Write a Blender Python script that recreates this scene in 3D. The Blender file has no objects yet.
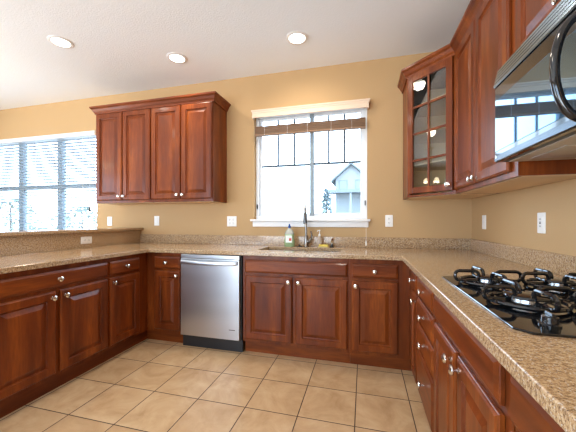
import bpy, bmesh, math, random
from mathutils import Vector, Matrix
random.seed(7)
S = bpy.context.scene
C = S.collection
PI = math.pi

# ------------------------------------------------------------------ camera
TH = math.atan(76/290.0)
cam = bpy.data.objects.new('camera', bpy.data.cameras.new('camera'))
C.objects.link(cam); S.camera = cam
cam.location = (0, 0, 1.19); cam.rotation_euler = (PI/2, 0, TH)
cam.data.sensor_width = 36; cam.data.lens = 36*290/576.0
cam.data.shift_y = 4.3/576.0
cam.data.clip_start = 0.02; cam.data.clip_end = 200

# ------------------------------------------------------------------ world, daylight, exposure
w = bpy.data.worlds.new('world'); S.world = w; w.use_nodes = True
nt = w.node_tree
bg = nt.nodes['Background']; tcw = nt.nodes.new('ShaderNodeTexCoord'); sw = nt.nodes.new('ShaderNodeSeparateXYZ'); rw = nt.nodes.new('ShaderNodeValToRGB')
nt.links.new(tcw.outputs['Generated'], sw.inputs[0]); mw_ = nt.nodes.new('ShaderNodeMapRange'); mw_.inputs[1].default_value = -1; mw_.inputs[2].default_value = 1
nt.links.new(sw.outputs[2], mw_.inputs[0]); nt.links.new(mw_.outputs[0], rw.inputs[0])
e_ = rw.color_ramp.elements; e_[0].position = .47; e_[0].color = (.82, .90, .98, 1); e_[1].position = .5; e_[1].color = (.44, .60, .78, 1)  # lower hemisphere made brighter to throw extra light onto the ceiling
nt.links.new(rw.outputs[0], bg.inputs['Color']); bg.inputs['Strength'].default_value = 11.0
S.view_settings.view_transform = 'Standard'; S.view_settings.look = 'None'
S.view_settings.gamma = 1; S.view_settings.use_curve_mapping = False
S.view_settings.exposure = 0.18
try:
    S.cycles.max_bounces = 10; S.cycles.diffuse_bounces = 6; S.cycles.sample_clamp_indirect = 6
    S.cycles.use_denoising = True; S.cycles.filter_width = 1.4
except Exception: pass

def portal(loc, rot, sx, sy):
    l = bpy.data.lights.new('daylight_portal', 'AREA'); l.shape = 'RECTANGLE'; l.size = sx; l.size_y = sy
    l.energy = 1; l.cycles.is_portal = True
    o = bpy.data.objects.new('daylight_portal', l); C.objects.link(o); o.location = loc; o.rotation_euler = rot
YB, XR, ZC = 3.06, 0.977, 2.816
XL, YR = -6.6, -3.2
portal((-0.58, YB+.17, 1.79), (-PI/2, 0, 0), 1.2, 1.2)
portal((-4.5, YB+.17, 1.6), (-PI/2, 0, 0), 2.2, 1.6)
portal((XL-.17, -.3, 1.3), (0, -PI/2, 0), 2.3, 2.6)
portal((-3.0, YR-.17, 1.25), (PI/2, 0, 0), 4.4, 2.3)

# ------------------------------------------------------------------ helpers
def new(): return bmesh.new()
def obj(name, bm, m, parent=None, smooth=False):
    bmesh.ops.recalc_face_normals(bm, faces=bm.faces)
    me = bpy.data.meshes.new(name); bm.to_mesh(me); bm.free()
    if smooth:
        for p in me.polygons: p.use_smooth = True
        try: me.set_sharp_from_angle(angle=math.radians(38))
        except Exception: pass
    me.materials.append(m)
    o = bpy.data.objects.new(name, me); C.objects.link(o)
    if parent: o.parent = parent
    return o
def tag(o, label, cat, group=None):
    o['label'] = label; o['category'] = cat
    if group: o['group'] = group
    return o
def thing(name, label, cat, loc=(0, 0, 0), rz=0, group=None):
    o = bpy.data.objects.new(name, None); C.objects.link(o); o.empty_display_size = .1
    o.location = loc; o.rotation_euler = (0, 0, rz)
    return tag(o, label, cat, group)
def struct(name, bm, m, smooth=False):
    o = obj(name, bm, m, None, smooth); o['kind'] = 'structure'; return o
def box(bm, x0, x1, y0, y1, z0, z1, bev=0, seg=2):
    g = bmesh.ops.create_cube(bm, size=1, matrix=Matrix.Translation(((x0+x1)/2, (y0+y1)/2, (z0+z1)/2)) @ Matrix.Diagonal((abs(x1-x0), abs(y1-y0), abs(z1-z0), 1)))
    if bev:
        es = list({e for v in g['verts'] for e in v.link_edges})
        bmesh.ops.bevel(bm, geom=es, offset=bev, segments=seg, affect='EDGES', profile=.5)
    return bm
def loft(bm, loops, cap0=True, cap1=True, closed=False):
    rows = [[bm.verts.new(p) for p in L] for L in loops]
    n = len(rows[0])
    rr = list(zip(rows[:-1], rows[1:])) + ([(rows[-1], rows[0])] if closed else [])
    for a, b in rr:
        for i in range(n): bm.faces.new((a[i], a[(i+1) % n], b[(i+1) % n], b[i]))
    if not closed:
        if cap0: bm.faces.new(rows[0][::-1])
        if cap1: bm.faces.new(rows[-1])
    return bm
def lathe(bm, prof, n=20, c=(0, 0, 0), axis='z'):
    loops = []
    for r, h in prof:
        L = []
        for i in range(n):
            a = 2*PI*i/n; x, y = max(r, 1e-4)*math.cos(a), max(r, 1e-4)*math.sin(a)
            p = {'z': (x, y, h), 'y': (x, -h, y), 'x': (h, x, y)}[axis]
            L.append((p[0]+c[0], p[1]+c[1], p[2]+c[2]))
        loops.append(L)
    return loft(bm, loops)
def tube(bm, pts, r, n=8, closed=False):
    P = [Vector(p) for p in pts]; N = len(P); loops = []
    rs = r if isinstance(r, (list, tuple)) else [r]*N
    nrm = None
    for i in range(N):
        t = (P[(i+1) % N]-P[i-1]) if closed else (P[min(i+1, N-1)]-P[max(i-1, 0)])
        t.normalize()
        if nrm is None:
            nrm = t.orthogonal().normalized()
            if closed:
                c = sum(P, Vector())/N; k = (P[0]-c); k = k-t*k.dot(t)
                nrm = k.normalized()
        nrm = (nrm-t*nrm.dot(t)).normalized(); b = t.cross(nrm)
        loops.append([P[i]+(nrm*math.cos(2*PI*j/n)+b*math.sin(2*PI*j/n))*rs[i] for j in range(n)])
    return loft(bm, loops, closed=closed)
def smoothpts(pts, it=2):
    P = [Vector(p) for p in pts]
    for _ in range(it):
        Q = [P[0]]
        for a, b in zip(P[:-1], P[1:]): Q += [a*.75+b*.25, a*.25+b*.75]
        P = Q+[P[-1]]
    return P
def rrect(w, h, r, n=4):
    pts = []
    for cx, cy, a0 in ((w/2-r, h/2-r, 0), (-w/2+r, h/2-r, PI/2), (-w/2+r, -h/2+r, PI), (w/2-r, -h/2+r, 1.5*PI)):
        for i in range(n+1):
            a = a0+PI/2*i/n; pts.append((cx+r*math.cos(a), cy+r*math.sin(a)))
    return pts
def slab(bm, w, h, r, z0, z1, c=(0, 0), bev=.001, plane='xy'):
    def L(z, ins): return [(p[0]+c[0], p[1]+c[1], z) for p in rrect(w-2*ins, h-2*ins, max(r-ins, 1e-4))]
    loops = [L(z0, 0), L(z1-bev, 0), L(z1, bev)]
    if plane == 'xz': loops = [[(x, -z, y) for x, y, z in q] for q in loops]   # z becomes distance towards -y
    return loft(bm, loops)
def plate(xs, ys, z0, z1, keep, bev=0, plane='xy'):
    bm = new(); V = {}
    def vert(i, j):
        if (i, j) not in V: V[(i, j)] = bm.verts.new((xs[i], ys[j], z1))
        return V[(i, j)]
    top = []
    for i in range(len(xs)-1):
        for j in range(len(ys)-1):
            if keep((xs[i]+xs[i+1])/2, (ys[j]+ys[j+1])/2):
                top.append(bm.faces.new((vert(i, j), vert(i+1, j), vert(i+1, j+1), vert(i, j+1))))
    r = bmesh.ops.extrude_face_region(bm, geom=top)
    vs = [g for g in r['geom'] if isinstance(g, bmesh.types.BMVert)]
    for v in vs: v.co.z = z0
    bmesh.ops.recalc_face_normals(bm, faces=bm.faces)
    if bev:
        es = [e for e in bm.edges if len(e.link_faces) == 2 and e.calc_face_angle(0) > 1 and
              (all(abs(v.co.z-z1) < 1e-5 for v in e.verts) or all(abs(v.co.z-z0) < 1e-5 for v in e.verts))]
        bmesh.ops.bevel(bm, geom=es, offset=bev, segments=3, affect='EDGES', profile=.5)
    if plane == 'xz':
        for v in bm.verts: v.co = Vector((v.co.x, v.co.z, v.co.y))
    if plane == 'yz':
        for v in bm.verts: v.co = Vector((v.co.z, v.co.x, v.co.y))
    return bm
def sweep(bm, path, prof, part=slice(None)):
    # path: xy points, outward is on the right-hand side of travel; prof: (out, z)
    P = [Vector(p) for p in path]; loops = []
    for i, p in enumerate(P):
        ds = []
        if i > 0: ds.append((p-P[i-1]).normalized())
        if i < len(P)-1: ds.append((P[i+1]-p).normalized())
        ns = [Vector((d.y, -d.x)) for d in ds]
        m = sum(ns, Vector((0, 0)))
        m = m.normalized(); m = m/max(.3, m.dot(ns[0]))
        loops.append([(p.x+m.x*o, p.y+m.y*o, z) for o, z in prof])
    return loft(bm, loops[part])

# ------------------------------------------------------------------ materials
def mat(name, col=(.8, .8, .8), rough=.5, metal=0, coat=0, spec=.5, **k):
    m = bpy.data.materials.new(name); m.use_nodes = True
    b = m.node_tree.nodes['Principled BSDF']
    b.inputs['Base Color'].default_value = (*col, 1); b.inputs['Roughness'].default_value = rough
    b.inputs['Metallic'].default_value = metal; b.inputs['Coat Weight'].default_value = coat
    b.inputs['Specular IOR Level'].default_value = spec
    for kk, v in k.items(): b.inputs[kk.replace('_', ' ')].default_value = v
    return m
def N(m, t, **k):
    n = m.node_tree.nodes.new(t)
    for a, v in k.items(): setattr(n, a, v)
    return n
def LK(m, a, b): m.node_tree.links.new(a, b)
def bsdf(m): return m.node_tree.nodes['Principled BSDF']
def coords(m, scale=(1, 1, 1), rnd=False, kind='Object'):
    tc = N(m, 'ShaderNodeTexCoord'); mp = N(m, 'ShaderNodeMapping'); mp.inputs['Scale'].default_value = scale
    LK(m, tc.outputs[kind], mp.inputs['Vector'])
    if rnd:
        oi = N(m, 'ShaderNodeObjectInfo'); mu = N(m, 'ShaderNodeMath', operation='MULTIPLY'); mu.inputs[1].default_value = 13
        cb = N(m, 'ShaderNodeCombineXYZ'); LK(m, oi.outputs['Random'], mu.inputs[0])
        for i in range(3): LK(m, mu.outputs[0], cb.inputs[i])
        LK(m, cb.outputs[0], mp.inputs['Location'])
    return mp.outputs[0]
def noise(m, vec, scale, detail=4, rough=.6, dist=0):
    n = N(m, 'ShaderNodeTexNoise'); n.inputs['Scale'].default_value = scale; n.inputs['Detail'].default_value = detail
    n.inputs['Roughness'].default_value = rough; n.inputs['Distortion'].default_value = dist
    LK(m, vec, n.inputs['Vector']); return n.outputs['Fac']
def ramp(m, fac, stops, interp='LINEAR'):
    r = N(m, 'ShaderNodeValToRGB'); r.color_ramp.interpolation = interp
    e = r.color_ramp.elements
    while len(e) < len(stops): e.new(.5)
    for i, (p, c) in enumerate(stops):
        e[i].position = p; e[i].color = (*c, 1) if len(c) == 3 else c
    LK(m, fac, r.inputs[0]); return r.outputs['Color']
def mix(m, fac, a, b, bt='MIX'):
    x = N(m, 'ShaderNodeMix', data_type='RGBA', blend_type=bt)
    for s, v in ((x.inputs[0], fac), (x.inputs[6], a), (x.inputs[7], b)):
        if isinstance(v, (int, float)): s.default_value = v
        elif isinstance(v, tuple): s.default_value = (*v, 1)
        else: LK(m, v, s)
    return x.outputs[2]
def bump(m, h, strength, dist=.002):
    b = N(m, 'ShaderNodeBump'); b.inputs['Strength'].default_value = strength; b.inputs['Distance'].default_value = dist
    LK(m, h, b.inputs['Height']); LK(m, b.outputs[0], bsdf(m).inputs['Normal'])

def wood(name, sc, dark=(.095, .019, .0045), mid=(.18, .037, .0065), light=(.30, .072, .0105)):
    m = mat(name, rough=.36, coat=.20, spec=.2); bsdf(m).inputs['Coat Roughness'].default_value = .12
    v = coords(m, sc, True)
    f = noise(m, v, 1, 5, .62, .4)
    c = ramp(m, f, [(.30, dark), (.5, mid), (.72, light)])
    v2 = coords(m, tuple(s*9 for s in sc), True)
    g = noise(m, v2, 1, 2, .5)
    c2 = mix(m, ramp(m, g, [(.35, (.35,)*3), (.6, (0, 0, 0))]), c, dark)
    LK(m, c2, bsdf(m).inputs['Base Color']); return m
WV = wood('cherry_wood_upright_grain', (9, 9, 1.1))
WH = wood('cherry_wood_level_grain', (1.1, 9, 9))
WD = mat('dark_cabinet_shadow_gap', (.06, .018, .008), .5)
WU = mat('natural_maple_underside', (.62, .42, .23), .45)
NICKEL = mat('satin_nickel', (.82, .80, .76), .22, 1)
WHITE = mat('white_plastic', (.86, .85, .82), .35)
SLOT = mat('dark_slot', (.05, .05, .05), .5)
VINYL = mat('white_vinyl', (.80, .84, .88), .35)
SHADEV = mat('shaded_vinyl', (.24, .29, .32), .4)  # darker copy of the vinyl: shade of backlit mullions put into the colour
MUNT = mat('backlit_dark_muntin', (.05, .075, .10), .4)  # dark look against the bright window is put into the muntin colour
TRIMW = mat('painted_trim', (.82, .80, .78), .4)
VAL = mat('beige_valance', (.80, .62, .46), .45)
SLATB = mat('brown_blind_slat', (.30, .17, .09), .45)
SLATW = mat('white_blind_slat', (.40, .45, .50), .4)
CORD = mat('white_cord', (.9, .9, .88), .6)
BLK = mat('black_gloss_enamel', (.008, .009, .011), .10, 0, .4)
BLKM = mat('black_satin', (.015, .015, .017), .4)
CGLASS = mat('black_cooktop_glass', (.004, .005, .007), .06, 0, .25, .5)
MWGLASS = mat('smoked_mirror_glass', (.11, .20, .30), .03, .85, .0)
STEELK = mat('dark_brushed_steel', (.30, .40, .50), .22, 1)
BANDK = mat('dark_lower_band', (.05, .06, .075), .2, .6)
CHROME = mat('chrome', (.85, .86, .88), .08, 1)
GREYM = mat('brushed_faucet_nickel', (.27, .24, .21), .25, 1)

m = STEEL = mat('brushed_stainless', (.62, .64, .67), .30, 1)
v = coords(m, (.4, .4, 1.6)); h = noise(m, v, 2.5, 1, .5)
LK(m, ramp(m, h, [(.3, (.56, .58, .61)), (.7, (.68, .70, .73))]), bsdf(m).inputs['Base Color'])


m = WALL = mat('tan_wall_paint', (.53, .345, .170), .75, spec=.25)
bump(m, noise(m, coords(m, (1, 1, 1), kind='Object'), 95, 3, .6), .35, .003)
m = CEIL = mat('white_ceiling_paint', (.87, .90, .93), .85, spec=.2)
bump(m, noise(m, coords(m), 70, 3, .6), .5, .004)

def granite(name, streak):
    m = mat(name, rough=.14, spec=.5)
    v = coords(m, streak)
    a = noise(m, v, 85, 6, .72)
    c = ramp(m, a, [(.30, (.13, .07, .04)), (.42, (.29, .18, .095)), (.52, (.49, .32, .17)), (.62, (.57, .43, .265)), (.75, (.62, .55, .44))])
    b = noise(m, v, 230, 3, .6)
    c = mix(m, ramp(m, b, [(.36, (.8,)*3), (.43, (0, 0, 0))]), c, (.07, .042, .033))
    d = noise(m, coords(m, (1.3, 1, 1)), 190, 2, .5)
    c = mix(m, ramp(m, d, [(.60, (0, 0, 0)), (.68, (.7,)*3)]), c, (.62, .58, .51))
    LK(m, c, bsdf(m).inputs['Base Color']); return m
GRAN = granite('speckled_granite', (1, 1.6, 1))

m = FLOORM = mat('ceramic_floor_tile', rough=.3, spec=.5)
tc = N(m, 'ShaderNodeTexCoord'); sp = N(m, 'ShaderNodeSeparateXYZ'); LK(m, tc.outputs['Object'], sp.inputs[0])
def mth(m, op, a, b=None):
    n = N(m, 'ShaderNodeMath', operation=op)
    for i, v in enumerate((a, b)):
        if v is None: continue
        if isinstance(v, (int, float)): n.inputs[i].default_value = v
        else: LK(m, v, n.inputs[i])
    return n.outputs[0]
PT = .3395; cells = []; dmin = None
for ax, off in ((0, -.052), (1, 2.056)):
    q = mth(m, 'DIVIDE', mth(m, 'SUBTRACT', sp.outputs[ax], off), PT)
    cells.append(mth(m, 'FLOOR', q)); fr = mth(m, 'FRACT', q)
    dd = mth(m, 'MULTIPLY', mth(m, 'MINIMUM', fr, mth(m, 'SUBTRACT', 1, fr)), PT)
    dmin = dd if dmin is None else mth(m, 'MINIMUM', dmin, dd)
cb = N(m, 'ShaderNodeCombineXYZ'); LK(m, cells[0], cb.inputs[0]); LK(m, cells[1], cb.inputs[1])
wn = N(m, 'ShaderNodeTexWhiteNoise', noise_dimensions='3D'); LK(m, cb.outputs[0], wn.inputs['Vector'])
va = N(m, 'ShaderNodeVectorMath', operation='MULTIPLY_ADD'); LK(m, wn.outputs['Color'], va.inputs[0]); va.inputs[1].default_value = (9, 9, 9); LK(m, tc.outputs['Object'], va.inputs[2])
nn = noise(m, va.outputs[0], 5, 6, .65, .6)
tcx = ramp(m, nn, [(.28, (.44, .275, .14)), (.5, (.57, .385, .215)), (.72, (.67, .485, .295))])
tcx = mix(m, mth(m, 'MULTIPLY', wn.outputs['Value'], .3), tcx, (.50, .325, .175))
gm = mth(m, 'LESS_THAN', dmin, .0032)
LK(m, mix(m, gm, tcx, (.075, .038, .02)), bsdf(m).inputs['Base Color'])
LK(m, mth(m, 'ADD', mth(m, 'MULTIPLY', gm, .5), .26), bsdf(m).inputs['Roughness'])
bump(m, mth(m, 'ADD', mth(m, 'MINIMUM', mth(m, 'MULTIPLY', dmin, 180), 1.0), mth(m, 'MULTIPLY', nn, .15)), .35, .002)

def glassy(name, tint=(1, 1, 1), gloss=.08):
    m = bpy.data.materials.new(name); m.use_nodes = True; t = m.node_tree; t.nodes.clear()
    o = t.nodes.new('ShaderNodeOutputMaterial'); mx = t.nodes.new('ShaderNodeMixShader')
    a = t.nodes.new('ShaderNodeBsdfTransparent'); b = t.nodes.new('ShaderNodeBsdfGlossy'); f = t.nodes.new('ShaderNodeLayerWeight')
    f.inputs['Blend'].default_value = gloss; a.inputs[0].default_value = (*tint, 1); b.inputs['Roughness'].default_value = .01
    t.links.new(f.outputs['Fresnel'], mx.inputs[0]); t.links.new(a.outputs[0], mx.inputs[1]); t.links.new(b.outputs[0], mx.inputs[2]); t.links.new(mx.outputs[0], o.inputs[0])
    return m
GLASS = glassy('window_glass'); CABGLASS = glassy('cabinet_glass', (.93, .95, .94), .35)
SOAPG = mat('green_dish_soap', (.46, .60, .30), .08, Transmission_Weight=.35)
def emit(name, col, s):
    m = mat(name, (.9, .9, .9)); b = bsdf(m); b.inputs['Emission Color'].default_value = (*col, 1); b.inputs['Emission Strength'].default_value = s; return m
LENS = emit('lit_lamp_lens', (1, .93, .80), 9)
SHADE = emit('lit_fabric_shade', (1, .80, .50), 7)

# ------------------------------------------------------------------ room shell
struct('floor', box(new(), XL-.15, XR+.15, YR-.15, YB+.15, -.1, 0), FLOORM)
struct('ceiling', box(new(), XL-.15, XR+.15, YR-.15, YB+.15, ZC, ZC+.1), CEIL)
WX0, WX1, WZ0, WZ1 = -1.195, .032, 1.20, 2.385        # window over the sink
VX0, VX1, VZ0, VZ1 = -5.60, -3.405, .80, 2.372        # dining window
struct('wall_back', plate([XL, VX0, VX1, WX0, WX1, XR+.15], [0, VZ0, WZ0, VZ1, WZ1, ZC], YB, YB+.15,
    lambda x, z: not (WX0 < x < WX1 and WZ0 < z < WZ1) and not (VX0 < x < VX1 and VZ0 < z < VZ1), 0, 'xz'), WALL)
struct('wall_right', box(new(), XR, XR+.15, YR, YB, 0, ZC), WALL)
struct('wall_left', plate([YR, -1.6, 1.0, YB], [0, .15, 2.45, ZC], XL-.15, XL, lambda y, z: not (-1.6 < y < 1.0 and .15 < z < 2.45), 0, 'yz'), WALL)  # opening here and in the rear wall added to admit daylight
struct('wall_rear', plate([XL, -5.2, -.8, XR], [0, .1, 2.4, ZC], YR-.15, YR, lambda x, z: not (-5.2 < x < -.8 and .1 < z < 2.4), 0, 'xz'), WALL)
# half wall carrying the raised bar
BX = -2.71
struct('wall_bar', box(new(), BX-.14, BX-.015, .30, YB, 0, 1.066), WALL)

# unseen windows added behind and to the left to bring in daylight: plain frames
def frame_bm(x0, x1, z0, z1, y0, y1, t, bars=()):
    bm = new()
    box(bm, x0, x0+t, y0, y1, z0, z1, .003); box(bm, x1-t, x1, y0, y1, z0, z1, .003)
    box(bm, x0+t, x1-t, y0, y1, z0, z0+t, .003); box(bm, x0+t, x1-t, y0, y1, z1-t, z1, .003)
    for b in bars: box(bm, *b)
    return bm
bm = frame_bm(-5.2, -.8, .1, 2.4, YR-.1, YR-.04, .06, [(-3.03, -2.97, YR-.1, YR-.04, .16, 2.34), (-4.1, -4.06, YR-.1, YR-.04, .16, 2.34), (-1.94, -1.9, YR-.1, YR-.04, .16, 2.34)])
w3 = struct('added_window_3', bm, VINYL); o = obj('window_pane', box(new(), -5.14, -.86, YR-.075, YR-.07, .16, 2.34), GLASS, w3)
bm = frame_bm(-1.6, 1.0, .15, 2.45, -.03, .03, .06, [(-.33, -.27, -.03, .03, .21, 2.39)])
w4 = struct('added_window_4', bm, VINYL); obj('window_pane', box(new(), -1.54, .94, -.003, .003, .21, 2.39), GLASS, w4)
w4.rotation_euler = (0, 0, PI/2); w4.location = (XL-.07, 0, 0)

# ---- window_1 over the sink
FY0, FY1 = YB+.055, YB+.115
wi = struct('window_1', frame_bm(WX0, WX1, WZ0, WZ1, FY0, FY1, .04), VINYL)
def sash(name, x0, x1, z0, z1, y0, y1, t):
    return obj(name, frame_bm(x0, x1, z0, z1, y0, y1, t), VINYL, wi)
zb, zt = WZ0+.04, WZ1-.04
MXC = -.548
for sx0, sx1, dy in ((WX0+.04, MXC+.012, .018), (MXC-.012, WX1-.04, 0.0)):
    y0 = FY0+.008+dy
    s = sash('sash', sx0, sx1, zb, zt, y0, y0+.018, .028)
    gx0, gx1 = sx0+.028, sx1-.028
    obj('window_pane', box(new(), gx0, gx1, y0+.007, y0+.011, zb+.028, zt-.028), GLASS, s)
    bm = new(); box(bm, gx0, gx1, y0+.004, y0+.014, 1.792, 1.815)
    for k in (1, 2):
        xx = gx0+(gx1-gx0)*k/3; box(bm, xx-.010, xx+.010, y0+.004, y0+.014, 1.812, zt-.028)
    obj('muntin', bm, MUNT, s)
obj('centre_mullion', box(new(), MXC-.022, MXC+.022, FY0-.004, FY0+.052, zb, zt, .003), SHADEV, wi)
for xx, zz in ((WX0+.02, 1.345), (WX1-.02, 1.37)):
    obj('latch', box(new(), xx-.006, xx+.006, FY0-.014, FY0, zz-.025, zz+.025, .003), SLOT, wi)
# stool and apron
bm = new(); box(bm, WX0-.03, WX1+.03, YB-.055, YB+.06, WZ0-.022, WZ0+.002, .005); box(bm, WX0-.012, WX1+.012, YB-.02, YB, WZ0-.082, WZ0-.022, .005)
struct('trim_1', bm, TRIMW)
# valance box and raised wooden blind
bl = thing('window_blind', 'raised brown wooden blind bunched under a beige valance at the sink window', 'blind', (0, YB, 2.39))
YV = YB-.062
bm = new(); box(bm, -1.190, .046, YV, YV+.012, -.070, -.008, .003); box(bm, -1.195, .034, YV, YB-.002-0, -.008, .0, 0)
box(bm, -1.190, -1.195, YV, YB-.002, -.075, -.008, 0); box(bm, .034, .046, YV, YB-.002, -.075, -.008, 0)
for v in bm.verts: v.co.y -= YB
obj('valance', bm, VAL, bl)
bm = new(); sweep(bm, [(-1.190, -.002), (-1.190, -.062), (.046, -.062), (.046, -.002)], [(0, -.022), (.005, -.022), (.008, -.008), (.014, -.002), (.015, .010), (0, .010)])
for v in bm.verts: pass
obj('valance_crown', bm, VAL, bl)
bm = new(); box(bm, -1.17, .01, -.034, .018, -.052, -.012, .002); obj('headrail', bm, TRIMW, bl)
bm = new()
for k in range(12):
    z = -.162-k*.0072; j = random.uniform(-.005, .005)
    box(bm, -1.175, .014, -.036+j, .014+j, z-.0033, z, 0)
obj('slats', bm, SLATB, bl)
obj('bottom_rail', box(new(), -1.175, .014, -.037, .015, -.262, -.246, .003), SLATB, bl)
for xx in (-1.06, -.80, -.58, -.33, -.12):
    obj('ladder_cord', tube(new(), [(xx, -.039, -.05), (xx, -.039, -.262)], .0016, 6), CORD, bl)
bm = new(); tube(bm, [(.022, -.052, -.06), (.022, -.060, -.8), (.020, -.085, -1.2), (.020, -.085, -1.40)], .0015, 6)
pc = obj('pull_cord', bm, CORD, bl); obj('cord_tassel', lathe(new(), [(.002, 0), (.007, -.02), (.008, -.05), (0, -.052)], 12, (.020, -.085, -1.40)), CORD, pc, True)

# ---- window_2 of the dining area
wi = struct('window_2', frame_bm(VX0, VX1, VZ0, VZ1, FY0, FY1, .045), VINYL)
mull = [-4.05-.035, -4.74-.035]
for mx in (-4.12, -4.86):
    obj('mullion', box(new(), mx-.045, mx+.045, FY0+.002, FY1-.002, VZ0+.045, VZ1-.045, .003), SHADEV, wi)
for a, b in ((VX0+.045, -4.905), (-4.815, -4.165), (-4.075, VX1-.045)):
    obj('meeting_rail', box(new(), a, b, FY0+.006, FY1-.006, 1.63, 1.69, .003), SHADEV, wi)
    obj('window_pane', box(new(), a, b, FY0+.028, FY0+.032, 1.69, VZ1-.045), GLASS, wi)
    obj('window_pane', box(new(), a, b, FY0+.028, FY0+.032, VZ0+.045, 1.63), GLASS, wi)
bm = new(); box(bm, VX0-.03, VX1+.02, YB-.05, YB+.05, VZ0-.022, VZ0, .004); struct('trim_2', bm, TRIMW)
bl = thing('window_blind', 'full-width lowered white slatted blind on the dining window beyond the bar', 'blind', (0, YB, VZ1))
obj('headrail', box(new(), VX0+.01, VX1-.01, -.03, .035, -.06, -.004, .003), TRIMW, bl)
bm = new()
for k in range(33):
    z = -.09-k*.0435
    g = bmesh.ops.create_cube(bm, size=1, matrix=Matrix.Translation((0, .006, z)) @ Matrix.Rotation(math.radians(-12), 4, 'X') @ Matrix.Translation(((VX0+VX1)/2, 0, 0)) @ Matrix.Diagonal((VX1-VX0-.03, .048, .003, 1)))
obj('slats', bm, SLATW, bl)
obj('bottom_rail', box(new(), VX0+.015, VX1-.015, -.02, .03, -1.55, -1.53, .003), SLATW, bl)
for xx in (-3.62, -4.45, -5.3):
    obj('ladder_cord', tube(new(), [(xx, -.022, -.05), (xx, -.022, -1.53)], .0016, 6), CORD, bl)
obj('cord_tassel', lathe(new(), [(.004, .02), (.009, 0), (.011, -.05), (0, -.052)], 12, (-3.47, -.05, -1.02)), SLOT, bl, True)
obj('pull_cord', tube(new(), [(-3.47, -.05, -.06), (-3.47, -.05, -1.0)], .0015, 6), CORD, bl)

# ------------------------------------------------------------------ outside the windows
struct('ground', box(new(), -70, 50, YB+.6, 90, -.5, -.42), mat('pale_ground', (.19, .19, .18), .9))
HW = mat('pale_siding', (.22, .235, .24), .8); HR = mat('pale_roof', (.15, .17, .18), .8); HG = mat('distant_pane', (.16, .19, .21), .3)
hs = thing('house', 'pale neighbouring house with gabled roof seen through the sink window', 'house', (-1.75, 24, -.42))
bm = new(); box(bm, -.5, 2.0, 0, 7, 0, 5.0)
g0 = [(-.5, 0, 5.0), (2.0, 0, 5.0), (.75, 0, 6.1)]
loft(bm, [g0, [(x, 7, z) for x, y, z in g0]]); obj('wall', bm, HW, hs)
bm = new()
for sx in (-1, 1):
    a, b = (.75, 6.3), (.75+sx*1.6, 4.9)
    L = [(a[0], -.4, a[1]), (b[0], -.4, b[1]), (b[0], -.4, b[1]-.18), (a[0], -.4, a[1]-.18)]
    loft(bm, [L, [(x, 7.4, z) for x, y, z in L]])
obj('roof', bm, HR, hs)
obj('porch_roof', box(new(), -1.0, 2.5, -1.3, 0, 3.75, 4.0), HR, hs)
for x in (-.75, .75, 2.25): obj('porch_post', box(new(), x-.07, x+.07, -1.2, -1.06, 0, 3.75), HW, hs)
for x in (.1, 1.4):
    f = obj('window', frame_bm(x-.35, x+.35, 3.9+.2, 4.9, -.05, .02, .08), HR, hs); obj('pane', box(new(), x-.27, x+.27, -.02, -.01, 4.18, 4.82), HG, f)
LEAF = mat('pale_blue_green_foliage', (.15, .19, .20), .8); LEAFG = mat('pale_green_foliage', (.22, .28, .25), .8); BARK = mat('bark', (.09, .08, .07), .9)
def tree(name, label, loc, h, r, conif=True, m=LEAF, grp=None):
    t = thing(name, label, 'tree' if name.endswith('tree') else 'shrub', loc, 0, grp)
    bm = new(); tube(bm, [(0, 0, 0), (0, 0, h*.5), (0, 0, h*.93)], [h*.025, h*.018, h*.006], 7); obj('trunk', bm, BARK, t)
    bm = new(); rr = random.Random(label)
    for i in range(650):
        if conif:
            u = rr.random()**1.3; z = h*(.1+.9*u); R = r*(1-u)*(.75+.25*math.sin(u*40))+.04
        else:
            u = rr.random(); z = h*(.12+.86*u); R = r*math.sqrt(max(.05, 1-(2*u-.9)**2))
        a = rr.uniform(0, 2*PI); q = R*rr.uniform(.35, 1)
        c = Vector((q*math.cos(a), q*math.sin(a), z-(.12*q if conif else 0)))
        s = h*.045*rr.uniform(.6, 1.3)
        M = Matrix.Translation(c) @ Matrix.Rotation(a, 4, 'Z') @ Matrix.Rotation(rr.uniform(-.6, .9), 4, 'Y') @ Matrix.Rotation(rr.uniform(-1, 1), 4, 'X')
        p = [M @ Vector(k) for k in ((-s*.5, 0, 0), (0, -s*.4, s*.1), (s, 0, 0), (0, s*.4, s*.1))]
        bm.faces.new([bm.verts.new(k) for k in p])
    obj('foliage', bm, m, t)
tree('conifer_tree', 'pale conifer outside the right pane of the sink window', (-1.50, 12.0, -.42), 2.9, .75)
tree('garden_shrub', 'low loose shrub outside the left pane of the sink window', (-3.7, 11.5, -.42), 1.9, .7, False, LEAF)
tree('garden_shrub', 'bushy green shrub outside the dining window beside the wall cabinet', (-7.4, 6.2, -.42), 2.0, .95, False, LEAFG)
tree('garden_shrub', 'bushy green shrub outside the dining window at the left picture edge', (-10.4, 6.4, -.42), 2.3, 1.1, False, LEAFG)

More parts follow.
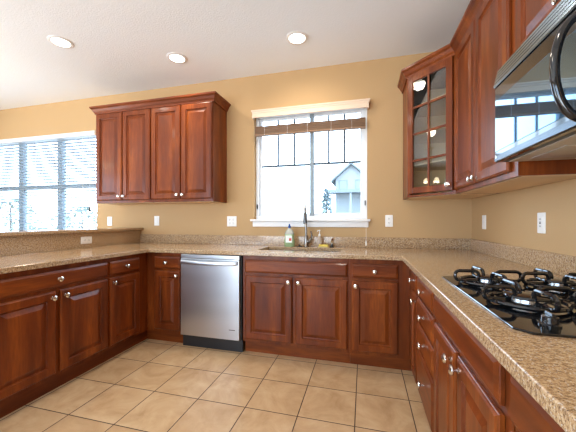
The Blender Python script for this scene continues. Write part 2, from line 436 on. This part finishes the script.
# ------------------------------------------------------------------ countertop
ZT, ZU = .915, .880
CF, CFX, CFL = 2.37, .283, -2.015
SX0, SX1, SY0, SY1 = -.965, -.205, 2.545, 2.895
ct = bpy.data.objects.new('x', None)
bm = plate([BX, CFL, SX0, SX1, CFX, XR-.001], [-.35, .30, CF, SY0, SY1, YB-.001], 0, ZT-ZU,
    lambda x, y: (y > CF or x > CFX or (x < CFL and y > .30)) and not (SX0 < x < SX1 and SY0 < y < SY1), .0045)
bpy.data.objects.remove(ct)
ct = obj('countertop', bm, GRAN); ct.location.z = ZU
tag(ct, 'U-shaped speckled tan granite worktop running round three sides', 'countertop')
bm = new(); box(bm, BX+.001, XR-.022, YB-.021, YB-.001, ZT+.0003, 1.018, .002); tag(obj('backsplash', bm, GRAN), 'long low granite backsplash along the back wall under the sink window', 'backsplash')
bm = new(); box(bm, XR-.021, XR-.001, -.35, YB-.001, ZT+.0003, 1.018, .002); tag(obj('backsplash', bm, GRAN), 'low granite backsplash along the right wall behind the cooktop', 'backsplash')
bar = thing('bar_ledge', 'raised granite bar ledge with granite face behind the left worktop', 'bar ledge', (BX, 1.7, 0))
obj('ledge_top', plate([-.34, .035], [-1.42, YB-.001-1.7], 1.068, 1.098, lambda x, y: True, .007), GRAN, bar)
obj('facing', box(new(), -.014, -.001, -1.40, YB-.002-1.7, ZT+.001, 1.066, 0), GRAN, bar)

# ------------------------------------------------------------------ cabinets
def panel(bm, w, h, stile=.056, T=.019):
    def L(ins, y): return [(-w/2+ins, y, ins), (w/2-ins, y, ins), (w/2-ins, y, h-ins), (-w/2+ins, y, h-ins)]
    st = [(0, T), (0, .008), (.002, .0055), (.005, .0045), (.011, 0), (stile, 0), (stile+.002, .006), (stile+.006, .0125), (stile+.009, .0135), (stile+.013, .0135), (stile+.040, .0020), (stile+.042, .001)]
    return loft(bm, [L(a, b) for a, b in st])
def flat_front(bm, w, h, T=.019):
    def L(ins, y): return [(-w/2+ins, y, ins), (w/2-ins, y, ins), (w/2-ins, y, h-ins), (-w/2+ins, y, h-ins)]
    return loft(bm, [L(a, b) for a, b in [(0, T), (0, .010), (.002, .0070), (.006, .0055), (.016, 0)]])
def knob(parent, x, z):
    bm = lathe(new(), [(.009, 0), (.009, .002), (.0055, .004), (.005, .012), (.007, .016), (.016, .019), (.0182, .023), (.0172, .028), (.011, .032), (0, .033)], 18, (x, 0, z), 'y')
    return obj('knob', bm, NICKEL, parent, True)
def door(root, cx, w, z0, z1, kx, kz, label=None, mm=None, wm=None):
    bm = panel(new(), w, z1-z0)
    o = obj('door', bm, wm or WV, root); o.location = (cx, 0, z0)
    if kx is not None: knob(o, kx, kz-z0)
    return o
def drawer(root, cx, w, z0, z1, kn=True, name='drawer'):
    o = obj(name, flat_front(new(), w, z1-z0), WH, root); o.location = (cx, 0, z0)
    if kn: knob(o, 0, (z1-z0)/2)
    return o
def carcass(bm, w, d, z0, z1, t=.018, y0=.0205):
    box(bm, -w/2, -w/2+t, y0, d, z0, z1); box(bm, w/2-t, w/2, y0, d, z0, z1)
    box(bm, -w/2+t, w/2-t, d-.008, d, z0, z1); box(bm, -w/2+t, w/2-t, y0, d-.008, z0, z0+t)
    return bm
DZ0, DZ1, RZ0, RZ1, TOE = .138, .704, .728, .842, .112
def base(label, loc, rz, w, d=.56, kind='1', kside=1, group='cherry base cabinets under the worktop', gap=.012, wl=None, wr=None, dknob=True, tl=0, tr=0):
    """wl / wr: widths of fixed filler stiles at local left / right"""
    t = thing('base_cabinet', label, 'cabinet', loc, rz, group)
    bm = carcass(new(), w-.001, d, TOE, .878)
    box(bm, -w/2+.018, w/2-.018, .0205, .038, TOE+.018, .878)
    obj('body', bm, WV, t)
    obj('toe_kick', box(new(), -w/2+.0005-tl, w/2-.0005+tr, .072, .088, 0, TOE), WH, t)
    l, r = -w/2+(wl or gap), w/2-(wr or gap)
    cx, ww = (l+r)/2, r-l
    if kind == '1':
        drawer(t, cx, ww, RZ0, RZ1); door(t, cx, ww, DZ0, DZ1, kside*(ww/2-.03), DZ1-.04)
    elif kind == '2':
        drawer(t, cx, ww, RZ0, RZ1, dknob, 'drawer' if dknob else 'false_front')
        dw = ww/2-.014
        door(t, l+dw/2, dw, DZ0, DZ1, dw/2-.03, DZ1-.04); door(t, r-dw/2, dw, DZ0, DZ1, -dw/2+.03, DZ1-.04)
    elif kind == 'stack':
        zs = [(RZ0, RZ1), (.575, .708), (.415, .555), (DZ0, .395)]
        for a, b in zs: drawer(t, cx, ww, a, b)
    return t
FB, FR, FL = 2.39, .32, -2.04
# back run (local +x = world +x)
def back(label, x0, x1, **k): return base(label, ((x0+x1)/2, FB, 0), 0, x1-x0, .62, **k)
back('narrow cherry base cabinet between the left corner and the dishwasher', -2.0600, -1.678, tl=.0515, wl=.090, wr=.010, kside=1)
back('cherry sink base cabinet with two doors under a plain false front', -1.048, -.112, kind='2', dknob=False, wl=.024, wr=.018)
back('cherry base cabinet right of the sink cabinet, by the right corner', -.112, .3400, tr=.0515, wl=.018, wr=.082, kside=-1)
# left run faces +x (local +x = world +y)
def left(label, y0, y1, **k): return base(label, (FL, (y0+y1)/2, 0), PI/2, y1-y0, .64, **k)
left('small cherry base cabinet at the inner end of the left run', 1.950, 2.4100, tr=.067, wl=.012, wr=.120, kside=-1)
left('wide cherry base cabinet of the left run, two doors under one long drawer', 1.125, 1.950, kind='2')
left('cherry base cabinet at the outer end of the left run beyond the wide one', .34, 1.125, kind='2')
# right run faces -x (local +x = world -y)
def right(label, y0, y1, **k): return base(label, (FR, (y0+y1)/2, 0), -PI/2, y1-y0, .64, **k)
right('very narrow cherry cabinet of the right run tucked in the corner', 1.985, 2.4100, tl=.067, wl=.212, wr=.010, kside=1)
right('cherry four-drawer stack between the cooktop cabinet and the right corner', 1.537, 1.985, kind='stack')
right('cherry cabinet under the cooktop with two doors and a plain front', .792, 1.535, kind='2', dknob=False, wr=.042, wl=.018)
right('nearest cherry cabinet of the right run, its drawer front cut by the picture edge', -.03, .786, kind='2', dknob=False, wl=.008)

# wall cabinets
ZB, ZTOP = 1.392, 2.462
UZ0, UZ1 = 1.420, 2.436
def crown_prof(z): return [(0, z-.022), (.012, z-.022), (.014, z-.008), (.024, z+.006), (.036, z+.030), (.050, z+.044), (.052, z+.060), (0, z+.060)]
def wallcab(label, loc, rz, w, d, zb=ZB, z0=UZ0, z1=UZ1, gap=.010, gapr=None, kz=.045, group='cherry wall cabinets'):
    t = thing('wall_cabinet', label, 'cabinet', (loc[0], loc[1], zb), rz, group)
    bm = carcass(new(), w-.001, d, 0, ZTOP-zb); box(bm, -w/2+.018, w/2-.018, .0205, .038, .018, ZTOP-zb); box(bm, -w/2+.018, w/2-.018, .038, d-.008, ZTOP-zb-.018, ZTOP-zb)
    obj('body', bm, WV, t)
    obj('underside', box(new(), -w/2+.012, w/2-.012, .044, d-.004, -.003, -.0002), WU, t)
    gr = gapr or gap
    dw = (w-gap-gr)/2-.007
    door(t, -w/2+gap+dw/2, dw, z0-zb, z1-zb, dw/2-.027, z0-zb+kz)
    door(t, w/2-gr-dw/2, dw, z0-zb, z1-zb, -dw/2+.027, z0-zb+kz)
    return t
LX0, LXM, LX1 = -3.070, -2.300, -1.532
wallcab('left one of the two-door cherry wall cabinets between the windows', ((LX0+LXM)/2, 2.73), 0, LXM-LX0, .328)
wallcab('right one of the two-door cherry wall cabinets between the windows', ((LXM+LX1)/2, 2.73), 0, LX1-LXM, .328)
cr = obj('crown_moulding', sweep(new(), [(LX0, YB-.002), (LX0, 2.751), (LX1, 2.751), (LX1, YB-.002)], crown_prof(2.4625)), WH)
tag(cr, 'cherry crown moulding along the top of the cabinets between the windows', 'moulding')
UX = .655
wallcab('two-door cherry wall cabinet between the glass-door corner cabinet and the microwave', (UX, (2.443+1.535)/2), -PI/2, 2.443-1.535, XR-.002-UX, gapr=.055, kz=.028)
t = wallcab('short cherry wall cabinet above the microwave', (UX, (1.534+.772)/2), -PI/2, 1.534-.772, XR-.002-UX, zb=1.885, z0=1.900)
# corner cabinet with glass door
A, B = Vector((.372, 2.755)), Vector((.672, 2.445))
cc = thing('corner_cabinet', 'diagonal cherry corner cabinet with a gridded glass door', 'cabinet', (XR, YB, ZB))
def loc2(p, z): return (p[0]-XR, p[1]-YB, z)
foot = [(.372, YB-.002), (.372, 2.755), (.672, 2.445), (XR-.002, 2.445), (XR-.002, YB-.002)]
bm = new()
H = ZTOP-ZB
for z0, z1 in ((0, .018), (H-.018, H)):
    loft(bm, [[loc2(p, z0) for p in foot], [loc2(p, z1) for p in foot]])
def wallseg(bm, p, q, t, z0, z1):
    p, q = Vector(p), Vector(q); d = (q-p).normalized(); n = Vector((-d.y, d.x))*t
    L = [p, q, q+n, p+n]; loft(bm, [[loc2(k, z0) for k in L], [loc2(k, z1) for k in L]])
ring = foot
for i in (0, 2, 3, 4): wallseg(bm, ring[i], ring[(i+1) % 5], .015, .018, H-.018)
wallseg(bm, A, A+(B-A).normalized()*.032, .018, .018, H-.018); wallseg(bm, B-(B-A).normalized()*.032, B, .018, .018, H-.018)
obj('body', bm, WV, cc)
inu = [(.40, YB-.02), (.40, 2.79), (.69, 2.49), (XR-.02, 2.49), (XR-.02, YB-.02)]
obj('underside', loft(new(), [[loc2(p, -.003) for p in inu], [loc2(p, -.0002) for p in inu]]), WU, cc)
inn = [(.395, YB-.02), (.395, 2.79), (.68, 2.49), (XR-.02, 2.49), (XR-.02, YB-.02)]
bm = new(); wallseg(bm, (.39, YB-.0175), (XR-.018, YB-.0175), -.003, .02, H-.02)
wallseg(bm, (XR-.0175, YB-.022), (XR-.0175, 2.47), -.003, .02, H-.02); obj('lining', bm, WU, cc)
for z in (.275, .535, .795):
    bm = new(); loft(bm, [[loc2(p, z) for p in inn], [loc2(p, z+.012) for p in inn]])
    obj('shelf', bm, WU, cc)
ang = math.atan2(B.y-A.y, B.x-A.x); mid = (A+B)/2; dw = (B-A).length-.03
nout = Vector((math.sin(ang), -math.cos(ang)))
bm = new(); hd = UZ1-UZ0; st = .052
for x0, x1, z0, z1 in ((-dw/2, -dw/2+st, 0, hd), (dw/2-st, dw/2, 0, hd), (-dw/2+st, dw/2-st, 0, st), (-dw/2+st, dw/2-st, hd-st, hd)):
    box(bm, x0, x1, 0, .019, z0, z1, .003)
dr = obj('door', bm, WV, cc); dr.location = loc2(mid+nout*.0205, UZ0-ZB); dr.rotation_euler = (0, 0, ang)
bm = new(); box(bm, -.009, .009, .002, .010, st, hd-st, .002)
for k in (1, 2, 3):
    zz = st+(hd-2*st)*k/4; box(bm, -dw/2+st, dw/2-st, .002, .010, zz-.009, zz+.009, .002)
obj('muntin', bm, WV, dr)
obj('pane', box(new(), -dw/2+st-.004, dw/2-st+.004, .011, .014, st-.004, hd-st+.004), CABGLASS, dr)
knob(dr, dw/2-.027, .045)
cpath = [(.372, YB-.002), (.372, 2.755), (.6765, 2.443), (.6765, .772), (XR-.002, .772)]
bm = sweep(new(), cpath, crown_prof(2.4625), slice(0, 3))
for v in bm.verts: v.co -= Vector((XR, YB, ZB))
obj('crown', bm, WH, cc)
cr = obj('crown_moulding', sweep(new(), cpath, crown_prof(2.4625), slice(2, None)), WH)
tag(cr, 'cherry crown moulding along the right wall above the microwave', 'moulding')

# ------------------------------------------------------------------ dishwasher
dwx0, dwx1 = -1.672, -1.056
t = thing('dishwasher', 'stainless steel dishwasher between cherry base cabinets', 'dishwasher', ((dwx0+dwx1)/2, FB-.012, 0)); W = dwx1-dwx0
obj('body', box(new(), -W/2+.004, W/2-.004, .035, .60, .10, .872), BLKM, t)
dd = obj('door', box(new(), -W/2+.006, W/2-.014, 0, .034, .118, .835, .004), STEEL, t)
obj('control_strip', box(new(), -W/2+.006, W/2-.014, .004, .034, .838, .872, .003), STEEL, t)
hb = new(); n = 24
lo = []
for i in range(n+1):
    x = -W/2+.02+(W-.055)*i/n; u = i/n; yy = -.012-.022*math.sin(PI*u)**.5; zz = .806-.006*math.sin(PI*u)
    lo.append([(x, yy, zz-.020), (x, yy-.009, zz-.012), (x, yy-.011, zz+.004), (x, yy-.006, zz+.016), (x, yy+.005, zz+.020), (x, yy+.005, zz-.018)])
loft(hb, lo); obj('handle', hb, STEEL, dd, True)
for sx in (-W/2+.024, W/2-.036): obj('handle_mount', box(new(), sx-.008, sx+.008, -.014, .002, .792, .820, .002), STEEL, dd)
obj('toe_kick', box(new(), -W/2+.002, W/2-.002, .045, .065, 0, .100), BLKM, t)
obj('badge', box(new(), W/2-.115, W/2-.055, -.0015, .001, .205, .211), SLOT, dd)

# ------------------------------------------------------------------ sink, tap and what stands there
t = thing('kitchen_sink', 'double-bowl stainless sink set under the granite below the window', 'sink', ((SX0+SX1)/2, (SY0+SY1)/2, ZU))
WS, DS = SX1-SX0, SY1-SY0
for cx, ww in ((-WS*.22, WS*.54), (WS*.275, WS*.43)):
    cx = -WS/2+ww/2+.004 if cx < 0 else WS/2-ww/2-.004
    def L(ins, z, r=.04): return [(p[0]+cx, p[1], z) for p in rrect(ww-2*ins, DS-2*ins, max(.01, r-ins))]
    bm = new(); loft(bm, [L(.0, -.002), L(.002, -.17), L(.02, -.192), L(.02, -.190), L(.010, -.168), L(.006, -.002)], closed=False, cap0=False, cap1=False)
    bmesh.ops.contextual_create(bm, geom=[e for e in bm.edges if e.is_boundary and all(abs(v.co.z+.190) < 1e-4 for v in e.verts)])
    # floor of the bowl
    P = L(.02, -.189); bm.faces.new([bm.verts.new(p) for p in P])
    b = obj('bowl', bm, STEEL, t, True)
    obj('drain', lathe(new(), [(.045, 0), (.045, .003), (.036, .003), (.030, .001), (0, .001)], 20, (cx, .02, -.189)), CHROME, b, True)
ft = thing('kitchen_faucet', 'tall brushed pull-down faucet behind the sink', 'faucet', (-.578, 2.955, ZT))
obj('base', lathe(new(), [(.030, 0), (.030, .006), (.025, .012), (.021, .05), (.020, .11), (.016, .12), (0, .12)], 20), GREYM, ft, True)
pts = smoothpts([(0, 0, .10), (-.005, 0, .26), (-.006, -.01, .37), (.0, -.05, .435), (.010, -.12, .425), (.018, -.16, .37), (.022, -.17, .33)], 3)
obj('neck', tube(new(), pts, .0125, 12), GREYM, ft, True)
bm = tube(new(), [(.020, -.166, .345), (.022, -.171, .33), (.024, -.176, .25), (.024, -.177, .243)], [.013, .016, .021, .019], 14)
obj('spray_head', bm, mat('dark_spray_head', (.12, .12, .12), .3, .6), ft, True)
h = obj('handle', tube(new(), smoothpts([(.018, 0, .055), (.045, -.006, .075), (.060, -.012, .115), (.052, -.016, .165)], 2), [.010]*4+[.008]*8 if False else .009, 10), GREYM, ft, True)
obj('side_valve', lathe(new(), [(.018, 0), (.018, .03), (.014, .036), (0, .037)], 16, (.012, 0, .055), 'x'), GREYM, h, True)

b = thing('soap_bottle', 'clear bottle of green dish soap with blue cap left of the faucet', 'bottle', (-.752, 2.93, ZT))
bm = new(); lo = []
for z, ww, dd_ in [(z, a*1.32, b*1.1) for z, a, b in ((0, .070, .042), (.006, .080, .05), (.06, .084, .052), (.10, .070, .046), (.13, .078, .048), (.165, .060, .042), (.185, .026, .026), (.195, .020, .022))]:
    lo.append([(p[0], p[1], z) for p in rrect(ww, dd_, min(ww, dd_)*.42, 5)])
SOAPCLEAR = mat('clear_soap_plastic', (.80, .86, .78), .1, Transmission_Weight=.6)
bm = loft(new(), lo[:5]); obj('liquid', bm, SOAPG, b, True)
bm = loft(new(), lo[4:]); obj('shoulder', bm, SOAPCLEAR, b, True)
obj('cap', lathe(new(), [(.014, .195), (.014, .215), (.009, .220), (.007, .235), (0, .236)], 14), mat('blue_cap', (.02, .08, .30), .35), b, True)
lb = obj('paper_label', box(new(), -.034, .034, -.0295, -.0275, .045, .115, 0), mat('label_paper', (.82, .83, .74), .5), b)
obj('label_emblem', box(new(), .002, .028, -.0305, -.0295, .062, .090, 0), mat('red_ink', (.55, .06, .03), .5), lb)
p = thing('soap_dispenser', 'small clear pump dispenser between faucet and sponge dish', 'dispenser', (-.442, 2.965, ZT))
obj('bottle', lathe(new(), [(.024, 0), (.027, .004), (.026, .08), (.020, .10), (.011, .112), (.011, .118), (0, .118)], 18), mat('clear_pump_plastic', (.75, .62, .50), .12, Transmission_Weight=.5), p, True)
bm = lathe(new(), [(.012, .112), (.012, .130), (.004, .132), (.004, .165), (.008, .166), (.008, .176), (0, .177)], 14)
tube(bm, [(0, 0, .170), (-.012, -.018, .170), (-.018, -.030, .163)], .0045, 8); obj('pump', bm, WHITE, p, True)
d = thing('sponge_dish', 'low tan dish holding a yellow sponge at the sink edge', 'dish', (-.395, 2.918, ZT))
d.location.y = 2.925
bm = new(); slab(bm, .12, .050, .018, 0, .010); obj('tray', bm, mat('tan_dish', (.50, .36, .16), .4), d, True)
sp_ = obj('sponge', slab(new(), .095, .036, .008, .0105, .030, (0, 0), .003), mat('yellow_sponge', (.80, .62, .12), .9)); sp_.location = (-.395, 2.925, ZT)
tag(sp_, 'yellow sponge lying on the tan dish by the faucet', 'sponge')
a = thing('side_sprayer', 'small chrome side sprayer with black grip right of the sponge', 'sprayer', (-.318, 2.985, ZT))
obj('holder', lathe(new(), [(.021, 0), (.021, .004), (.015, .012), (.013, .03), (0, .03)], 16), BLKM, a, True)
bm = tube(new(), smoothpts([(0, 0, .03), (0, 0, .055), (.004, -.012, .075), (.010, -.03, .082)], 2), .010, 10); obj('nozzle', bm, CHROME, a, True)
s = obj('sink_stopper', lathe(new(), [(.034, 0), (.034, .005), (.026, .010), (.010, .012), (.008, .024), (0, .026)], 18), BLKM, None, True)
s.location = (-.648, 2.942, ZT); tag(s, 'black rubber sink stopper beside the faucet foot', 'stopper')

# ------------------------------------------------------------------ cooktop
KX0, KX1, KY0, KY1 = .362, .885, .82, 1.55
t = thing('gas_cooktop', 'black glass gas cooktop with four burners set in the right worktop', 'cooktop', (0, 0, ZT))
c_ = .03
O = [(KX0+c_, KY0), (KX1-c_, KY0), (KX1, KY0+c_), (KX1, KY1-c_), (KX1-c_, KY1), (KX0+c_*.6, KY1), (KX0, KY1-c_*.6), (KX0, KY0+c_)]
cx, cy = (KX0+KX1)/2, (KY0+KY1)/2
def OL(k, z): return [(cx+(x-cx)*(1-k/.26), cy+(y-cy)*(1-k/.36), z) for x, y in O]
obj('glass_top', loft(new(), [OL(.002, .0005), OL(0, .0015), OL(0, .0045), OL(.0012, .0062), OL(.0025, .0065)]), CGLASS, t)
RING = mat('burner_brass_ring', (.55, .56, .58), .25, 1)
def burner(bx, by, s, capr):
    b = obj('burner', lathe(new(), [(.058*s, .012), (.058*s, .016), (.048*s, .020), (.040*s, .022), (.038*s, .034), (0, .034)], 28, (bx, by, 0)), RING, t, True); b.location.z = -.0055
    obj('cap', lathe(new(), [(capr, .0345), (capr+.002, .038), (capr, .043), (capr*.8, .046), (0, .047)], 28, (bx, by, 0)), BLK, b, True)
    g = obj('grate', tube(new(), [(bx+.102*math.cos(q*PI/18), by+.102*math.sin(q*PI/18), .022) for q in range(36)], .0070, 8, True), BLK, t, True); g.location.z = -.0055
    for k in range(4):
        a = k*PI/2+.12
        u = Vector((math.cos(a), math.sin(a))); r0, r1 = .034, .128
        loop = []
        for px, pz in rrect(r1-r0, .040, .017, 4):
            rr = (r0+r1)/2+px; loop.append((bx+u.x*rr, by+u.y*rr, .045+pz))
        obj('finger', tube(new(), loop, .0070, 8, True), BLK, g, True)
    return b
burner(.505, 1.400, .9, .042); burner(.752, 1.400, 1.0, .050)
burner(.505, 1.095, 1.25, .060); burner(.752, 1.095, .85, .036)
for i, kx in enumerate((.46, .56, .66, .76)):
    k = obj('control_knob', lathe(new(), [(.024, .0122), (.024, .016), (.019, .019), (.018, .034), (.015, .037), (0, .037)], 22, (kx, .888, 0)), BLK, t, True); k.location.z = -.0055
    obj('pointer', box(new(), kx-.003, kx+.003, .872, .904, .037, .045, .001), BLK, k)

# ------------------------------------------------------------------ microwave
MX, MY0, MY1, MZ0, MZ1 = .580, .773, 1.531, 1.452, 1.880
t = thing('microwave_oven', 'black over-the-range microwave with mirrored door and bowed handle', 'microwave', (MX, (MY0+MY1)/2, MZ0), -PI/2)
W = MY1-MY0; HM = MZ1-MZ0; DM = XR-.003-MX
obj('body', box(new(), -W/2, W/2, .030, DM, .004, HM, .002), BLKM, t)
obj('underside', box(new(), -W/2+.02, W/2-.02, .05, DM-.03, 0, .006), mat('light_metal_underside', (.55, .50, .42), .35, .3), t)
for x in (-.18, .14): obj('grease_filter', box(new(), x-.11, x+.11, .10, .30, -.003, .0005, .001), STEEL, t)
dr = obj('door', box(new(), -W/2+.002, W/2-.155, 0, .029, .002, HM-.088, .006), BLK, t)
obj('door_glass', box(new(), -W/2+.012, W/2-.200, -.0018, .002, .048, HM-.150, .001), MWGLASS, dr)
obj('lower_band', box(new(), -W/2+.004, W/2-.158, -.0012, .002, .006, .030, .001), BANDK, dr)
obj('control_panel', box(new(), W/2-.152, W/2-.002, 0, .029, .002, HM-.088, .006), CGLASS, t)
bm = new()
bx0, bx1 = -W/2+.001, W/2-.001
zb_, n = HM-.085, 5
pr = [(.030, zb_), (0.0, zb_)]
for k in range(n):
    z = zb_+.004+k*.0155; o_ = .002+k*.0035
    pr += [(o_-.006, z), (o_-.006, z+.009), (o_+.006, z+.010), (o_+.006, z+.0155)]
pr += [(.024, HM), (.030, HM)]
loft(bm, [[(x, y, z) for y, z in pr] for x in (bx0, bx1)])
obj('vent_grille', bm, STEELK, t)
hx = W/2-.175
pts = [(hx, .002-.080*math.sin(q*PI/24)**.8, .150-.142*math.cos(q*PI/24)) for q in range(25)]
obj('handle', tube(new(), pts, .0115, 14), BLK, dr, True)
obj('badge', lathe(new(), [(.006, 0), (.006, .0015), (0, .0016)], 12, (-W/2+.022, -.0012, .024), 'y'), NICKEL, dr, True)

# ------------------------------------------------------------------ sockets and switches
def plate_thing(name, label, cat, loc, rz, kind='duplex', gangs=1, horiz=False, group='white socket and switch plates'):
    t = thing(name, label, cat, loc, rz, group)
    w, h = .072+.046*(gangs-1), .118
    def ins(o):
        if horiz: o.rotation_euler = (0, PI/2, 0)
        return o
    piv = ins(obj('cover_plate', slab(new(), w, h, .004, 0, .006, (0, 0), .002, 'xz'), WHITE, t))
    for g in range(gangs):
        x = (g-(gangs-1)/2)*.046
        if kind == 'duplex':
            for z in (-.021, .021):
                f = obj('socket', slab(new(), .033, .030, .010, .006, .0085, (x, z), .001, 'xz'), WHITE, piv)
                bm = new()
                for dx in (-.006, .006): box(bm, x+dx-.0012, x+dx+.0012, -.0090, -.0084, z-.003, z+.008)
                lathe(bm, [(.0025, .0084), (.0025, .009)], 8, (x, 0, z-.008), 'y')
                obj('slots', bm, SLOT, f)
        else:
            obj('rocker', slab(new(), .033, .066, .003, .006, .0095, (x, 0), .001, 'xz'), WHITE, piv)
            if kind == 'gfci':
                bm = new()
                for z in (-.020, .020):
                    for dx in (-.006, .006): box(bm, x+dx-.0012, x+dx+.0012, -.0100, -.0094, z-.004, z+.006)
                box(bm, x-.008, x+.008, -.0100, -.0094, -.006, -.001); box(bm, x-.008, x+.008, -.0100, -.0094, .002, .007)
                obj('slots', bm, SLOT, piv)
    return t
OZ = 1.178
plate_thing('wall_socket', 'white duplex socket on the back wall nearest the dining window', 'socket', (-3.195, YB, OZ), 0)
plate_thing('light_switch', 'white rocker switch under the wall cabinets between the windows', 'switch', (-2.478, YB, OZ+.006), 0, 'rocker')
plate_thing('wall_socket', 'white two-gang socket plate left of the sink window', 'socket', (-1.468, YB, OZ), 0, 'duplex', 2)
plate_thing('wall_socket', 'white socket right of the sink window below the corner cabinet', 'socket', (.242, YB, OZ+.006), 0)
plate_thing('light_switch', 'white rocker switch on the right wall near the corner', 'switch', (XR, 2.77, OZ-.004), -PI/2, 'rocker')
plate_thing('wall_socket', 'white socket with test buttons on the right wall behind the cooktop', 'socket', (XR, 1.957, OZ-.003), -PI/2, 'gfci')
plate_thing('wall_socket', 'white sideways socket set in the granite face of the bar', 'socket', (BX-.001, 2.315, .990), PI/2, 'duplex', 1, True)

# ------------------------------------------------------------------ lamps
def can(label, x, y, e=30, group='recessed ceiling lights'):
    t = thing('recessed_light', label, 'ceiling light', (x, y, ZC), 0, group)
    obj('trim_ring', lathe(new(), [(.070, -.001), (.072, -.007), (.090, -.008), (.098, -.004), (.099, -.001)], 32), TRIMW, t, True)
    obj('lens', lathe(new(), [(.071, -.001), (.069, -.005), (0, -.006)], 32), LENS, t, True)
    l = bpy.data.lights.new('lamp_beam', 'SPOT'); l.energy = e; l.color = (1, .90, .76); l.spot_size = math.radians(176); l.spot_blend = 1; l.shadow_soft_size = .07
    o = bpy.data.objects.new('lamp_beam', l); C.objects.link(o); o.parent = t; o.location = (0, 0, -.03)
can('lit recessed ceiling light at left, largest of the three', -2.673, 2.033)
can('lit recessed ceiling light above the left wall cabinets, middle one of the three', -1.812, 2.529)
can('lit recessed ceiling light above the sink, rightmost of the three', -.578, 2.522)
can('added unseen recessed fill light over the cooktop side of the room', -.35, .7, 34)  # this lamp and the next are added out of view as fill
can('added unseen recessed fill light over the middle of the floor', -1.6, .5, 34)

ch = thing('chandelier', 'small chandelier with lit fabric shades over the dining area, mirrored in the glass cabinet door', 'chandelier', (-4.0, 1.80, ZC))
BRZ = mat('bronze', (.10, .06, .035), .4, .8)
obj('canopy', lathe(new(), [(.065, -.001), (.065, -.01), (.03, -.03), (0, -.031)], 20), BRZ, ch, True)
obj('stem', tube(new(), [(0, 0, -.03), (0, 0, -.80)], .008, 8), BRZ, ch, True)
for k in range(4):
    a = math.radians(235.6+90*k); u = Vector((math.cos(a), math.sin(a), 0))
    arm = obj('arm', tube(new(), smoothpts([(0, 0, -.78), u*.10+Vector((0, 0, -.86)), u*.12+Vector((0, 0, -.84)), u*.142+Vector((0, 0, -.76))], 2), .007, 8), BRZ, ch, True)
    obj('shade', lathe(new(), [(.065, -.78), (.032, -.69), (.030, -.69), (.063, -.78)], 20, tuple(u*.142)), SHADE, arm, True)
